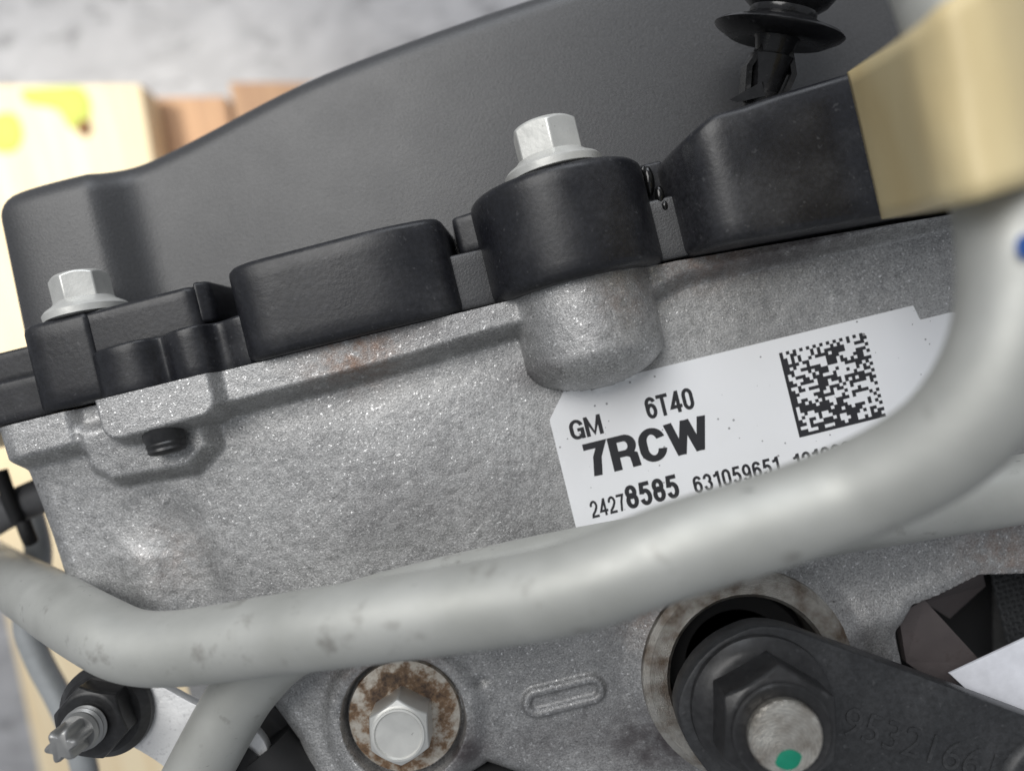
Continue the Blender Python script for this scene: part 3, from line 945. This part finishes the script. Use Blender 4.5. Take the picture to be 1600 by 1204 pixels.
second = [(1900, 705, 7), (1740, 738, 7), (1600, 763, 7), (1250, 820, 7.5), (910, 876, 7), (668, 930, 6.5), (540, 966, 6), (446, 1010, 5), (391, 1066, 4), (360, 1112, 3), (311, 1202, 2), (255, 1310, 0)]
v, f = tube_geo(pipe_path(second, 12, 14), 5.0, 44)
tag(obj('return_pipe', v, f, M['pipe'], None, 60), 'grey metal pipe running close behind the thick front pipe and turning down', 'pipe')
thin = [(40, 780, -46), (62, 870, -44), (40, 960, -42), (60, 1030, -42), (95, 1095, -42), (128, 1180, -42), (150, 1300, -44)]
v, f = tube_geo(pipe_path(thin, 10, 8), 2.6, 24)
tag(obj('thin_pipe', v, f, M['tube_far'], None, 60), 'thin pale blurred pipe low at the left edge, in front of the board', 'pipe')
v, f = tube_geo(pipe_path([(-160, 880, -34), (-60, 840, -30), (0, 803, -28), (60, 775, -28), (120, 750, -28)], 8, 6), 3.4, 28)
tag(obj('hose', v, f, M['hose'], None, 60), 'dull grey hose stub at the left edge of the case', 'hose')
t = thing('hose_clip', 'small black clip holding the hose at the left edge', 'clip', P(15, 790, -28))
for pa in ([(0, 735, -24), (8, 760, -24), (16, 785, -24), (30, 815, -25)], [(36, 815, -24), (42, 832, -24), (48, 846, -25)]):
    v, f = tube_geo(pipe_path(pa, 6, 2), 1.3, 14)
    obj('clip_arm', v, f, M['dark'], t, 60)

# ================================================================== masking tape flag round the pipe
rows = []
spec = [((1379, 342), (1325, 113), 15.0), ((1400, 339), (1347, 99), 24), ((1430, 334), (1378, 79), 36.5), ((1462, 327), (1412, 57), 47.5), ((1492, 321), (1440, 36), 52.3),
        ((1525, 312), (1468, 10), 54.3), ((1565, 300), (1505, -14), 55.0), ((1610, 288), (1545, -40), 54.6), ((1660, 280), (1590, -60), 51.5), ((1705, 275), (1630, -80), 45.0)]
dense = []
for k in range(len(spec)):
    (bx, by), (tx, ty), z = spec[k]
    dense.append((bx, by, tx, ty, z))
dense = catmull(dense, 5)
NR = 10
grid = []
for i, s in enumerate(dense):
    bx, by, tx, ty, z = s
    row = []
    for k in range(NR + 1):
        q = k / NR
        p = P(bx + (tx - bx) * q, by + (ty - by) * q, z + 0.35 * math.sin(i * 0.5) * math.exp(-((i - 12) / 14) ** 2) + 0.15 * math.sin(q * 6 + i * 0.3))
        row.append(p)
    grid.append(row)
nr, nc = len(grid), NR + 1
vv = [p for r in grid for p in r]
ff = [[i * nc + j, (i + 1) * nc + j, (i + 1) * nc + j + 1, i * nc + j + 1] for i in range(nr - 1) for j in range(nc - 1)]
o = obj('masking_tape', vv, ff, M['tape'], None, 60)
sd = o.modifiers.new('thickness', 'SOLIDIFY'); sd.thickness = 0.0003; sd.offset = 0
tag(o, 'cream masking tape wrapped round the pipe at the upper right', 'tape')

# ================================================================== push clip at the top
cb = P(1187, 168, 0.5); ct = P(1216, 52, 3.4)
ax = (ct - cb).normalized()
h = (ct - cb).length
pc = thing('push_clip', 'glossy black push-in clip with round collar above the right block', 'clip', cb)
prof = [(0.9, -3), (2.4, -2), (2.9, 2.0), (2.2, 2.3), (3.0, 6.0), (3.4, 7.4), (2.6, 7.7), (3.2, h - 1.2), (3.6, h - 0.6)]
v, f = lathe_geo(prof, cb, ax, 20)
# flat-sided stem
xf, yf, zf = frame(ax)
obj('stem', v, f, M['clip'], pc, 30)
prof = [(2.0, -0.5), (7.2, -1.3), (9.3, -0.2), (9.7, 0.25), (9.3, 0.65), (6.0, 1.7), (5.2, 2.2), (2.0, 2.2)]
v, f = lathe_geo(prof, ct, ax, 72)
obj('collar', v, f, M['clip'], pc, 40)
prof = [(4.6, 1.8), (5.0, 2.6), (4.9, 3.2), (6.2, 4.2), (7.3, 6.0), (7.5, 9.0), (6.8, 12.0), (4.0, 13.5), (0.5, 13.6)]
v, f = lathe_geo(prof, ct, ax, 60)
obj('head', v, f, M['clip'], pc, 40)
for sgn in (-1, 1):
    root = cb + ax * (h - 1.5)
    d = (xf * 0.86 * sgn + yf * 0.0)
    quad = []
    for (a_, w_, th) in ((0.0, 1.6, 2.0), (4.0, 1.9, 4.0), (8.0, 2.0, 3.2), (8.9, 1.2, 2.4)):
        cc = root - ax * a_ + d * th
        quad.append([cc + yf * w_ + d * 0.5, cc - yf * w_ + d * 0.5, cc - yf * w_ - d * 0.5, cc + yf * w_ - d * 0.5])
    v, f = loft(quad)
    obj('barb', v, f, M['clip'], pc, 30)
v, f = loft([[P(x, y, z) for x, y, z in ((1140, 156, 4), (1190, 128, 4), (1196, 150, 4), (1152, 160, 4))], [P(x, y, z) for x, y, z in ((1140, 156, -2), (1190, 128, -2), (1196, 150, -2), (1152, 160, -2))]])
obj('barb', v, f, M['clip'], pc, 30)

# ================================================================== black bracket arm with nut and stud at lower right
AX = Vector((23.3, -52.0, 0))
br = thing('mounting_bracket', 'black steel bracket arm with stamped number at the lower right', 'bracket', (AX.x, AX.y, 8))
ZB = 11.5
arc = [(1110, 1212), (1074, 1160), (1060, 1112), (1066, 1078), (1080, 1050), (1100, 1024), (1132, 999), (1182, 979), (1235, 983), (1290, 1003), (1400, 1042)]
arc = [tuple(q) for q in catmull(arc, 5)]
outl = arc[::-1] + [(1140, 1250), (1260, 1330), (1760, 1400), (1760, 1178), (1600, 1116)]
o2 = [tuple(P(x, y, ZB).xy) for x, y in outl]
z_prism(o2, ZB - 4.6, ZB, 0.45, 'arm', M['bracket'], br, 40)
v, f = lathe_geo([(9.0, -0.1), (8.6, 0.9), (7.4, 1.3), (6.6, 0.9), (6.2, -0.1)], P(1655, 1240, ZB), (0, 0, 1), 48)
obj('raised_collar', v, f, M['bracket'], br, 50)
# stamped number follows the arm
a, b = P(1312, 1146, ZB), P(1546, 1222, ZB)
d = (b - a).xy.normalized()
v, f = text_mesh('95321661', -0.004)
lo, hi = v.min(0), v.max(0)
wid = (b - a).length; hgt = 4.2
vv = []
for zoff in (-0.05, 0.16):
    for p in v:
        sx = (p[0] - lo[0]) / (hi[0] - lo[0]) * wid; sy = (p[1] - lo[1]) / (hi[1] - lo[1]) * hgt
        vv.append((a.x + d.x * sx - d.y * sy, a.y + d.y * sx + d.x * sy, ZB + zoff))
nb = len(v)
ed = {}
for q in f:
    for i, j in zip(q, q[1:] + q[:1]): ed[(i, j)] = 1
ff = [[i + nb for i in q] for q in f] + [[i, j, j + nb, i + nb] for (i, j) in ed if (j, i) not in ed]
obj('stamped_number', vv, ff, M['bracket'], br, 30)

nt_ = thing('flange_nut', 'black flange nut on the bracket arm around the green-marked stud', 'nut', (AX.x, AX.y, ZB))
base = (AX.x, AX.y, ZB)
v, f = lathe_geo([(5.0, 0.0), (9.6, 0.0), (10.0, 0.3), (9.9, 1.1), (8.9, 1.9), (7.8, 2.5), (5.0, 2.6)], base, (0, 0, 1), 80)
obj('flange', v, f, M['nut'], nt_, 40)
v, f = hex_geo(14.6, 1.6, 8.6, base, (0, 0, 1), math.radians(16), 72, 0.95)
h = obj('hex_body', v, f, M['nut'], nt_, 22)
md = h.modifiers.new('soft_edges', 'BEVEL'); md.width = 0.0004; md.segments = 2; md.limit_method = 'ANGLE'; md.angle_limit = math.radians(25)
v, f = lathe_geo([(5.2, 8.4), (6.4, 8.45), (6.5, 8.9), (6.2, 9.2), (5.3, 9.0)], base, (0, 0, 1), 48)
obj('crimp_collar', v, f, M['nut'], h, 30)
su = thing('stud', 'bright steel stud end with a green paint dot inside the black nut', 'stud', (AX.x, AX.y, 0))
v, f = lathe_geo([(4.3, -6), (4.3, 20), (4.75, 20.6), (4.75, 21.6), (4.5, 22.0)], (AX.x, AX.y, 0), (0, 0, 1), 64)
s_ = obj('shank', v, f, M['studend'], su, 30)
g = P(1232, 1186, 22.0)
pts = [(g.x + 1.65 * math.cos(a) * (1 + 0.07 * math.sin(4 * a + 1)), g.y + 1.3 * math.sin(a)) for a in ang]
z_prism(pts, 22.02, 22.1, 0.03, 'paint_dot', M['green'], su, 30)

# white tag behind the arm at the right edge
q = [P(x, y, 4.0) for x, y in [(1484, 1052), (1612, 992), (1760, 960), (1760, 1260), (1620, 1180)]]
tag(z_prism([(p.x, p.y) for p in q], 3.4, 4.0, 0.15, 'plastic_tag', M['paper'], None, 30), 'white plastic tag tucked behind the black bracket arm', 'tag')

# ================================================================== lower left: silver plate, nut, splined stud
TA = Vector((-73.0, -33.8, 0))
sp = thing('support_plate', 'bright silver steel plate behind the downward pipe at lower left', 'plate', (-60, -40, -3))
q = [P(x, y, 0.0) for x, y in [(150, 1030), (236, 1062), (310, 1104), (390, 1130), (420, 1165), (424, 1215), (395, 1262), (340, 1268), (300, 1240), (252, 1193), (196, 1160), (130, 1140), (110, 1085)]]
z_prism(round_poly([(p.x, p.y) for p in q], 2.5, 4), -2.0, 0.0, 0.25, 'plate_body', M['silver'], sp, 30)
e = P(372, 1200, 0)
v, f = lathe_geo([(1.0, 0.05), (3.6, 0.1), (3.9, 0.5), (3.5, 0.7), (1.0, 0.7)], e, (0, 0, 1), 40)
obj('bush', v, f, M['dark'], sp, 40)
e = P(388, 1172, -8)
v, f = lathe_geo([(2, -14), (8.6, -14), (8.9, -2), (8.2, -0.2), (6.8, 0.2), (5.6, -0.6), (2, -0.6)], e, (0, 0, 1), 60)
tag(obj('rubber_bush', v, f, M['hose'], None, 40), 'dark grey round rubber bush behind the silver plate', 'bush')
v, f = tube_geo(pipe_path([(415, 1165, -4), (445, 1200, -4), (500, 1230, -5), (620, 1262, -5), (760, 1225, -6), (900, 1240, -8), (1060, 1215, -4), (1150, 1260, -6)], 8, 6), 5.2, 24)
tag(obj('shade_tube', v, f, M['dark'], None, 60), 'black tube added along the bottom edge to darken the gap below the case', 'hose')  # made-up tube, its black fills the gap with shade

nn = thing('flange_nut', 'black flange nut on the splined stud at lower left', 'nut', TA)
v, f = lathe_geo([(3.0, 0.0), (6.9, 0.0), (7.2, 0.3), (7.1, 1.2), (6.0, 2.2), (3.0, 2.3)], TA, (0, 0, 1), 72)
obj('flange', v, f, M['nut'], nn, 40)
v, f = hex_geo(9.9, 1.2, 6.0, TA, (0, 0, 1), math.radians(35), 72, 0.94)
h = obj('hex_body', v, f, M['nut'], nn, 22)
md = h.modifiers.new('soft_edges', 'BEVEL'); md.width = 0.00035; md.segments = 2; md.limit_method = 'ANGLE'; md.angle_limit = math.radians(25)
ts = thing('splined_stud', 'grey threaded stud with star-shaped tip at lower left', 'stud', TA)
prof = [(2.7, -4)]
zz = 4.0
while zz < 7.8:
    prof += [(2.75, zz), (3.1, zz + 0.35), (3.1, zz + 0.5), (2.75, zz + 0.85)]; zz += 1.0
prof += [(2.9, 8.4), (2.6, 9.0)]
v, f = lathe_geo(prof, TA, (0, 0, 1), 40)
obj('thread', v, f, M['thread'], ts, 25)
rings = []
for zc, k in ((8.7, 1.0), (12.4, 1.0), (13.0, 0.92), (13.2, 0.8)):
    rings.append([(TA.x + k * (2.05 + 0.42 * math.cos(6 * a)) * math.cos(a), TA.y + k * (2.05 + 0.42 * math.cos(6 * a)) * math.sin(a), zc) for a in (2 * math.pi * j / 96 for j in range(96))])
v, f = loft(rings)
obj('star_tip', v, f, M['thread'], ts, 40)
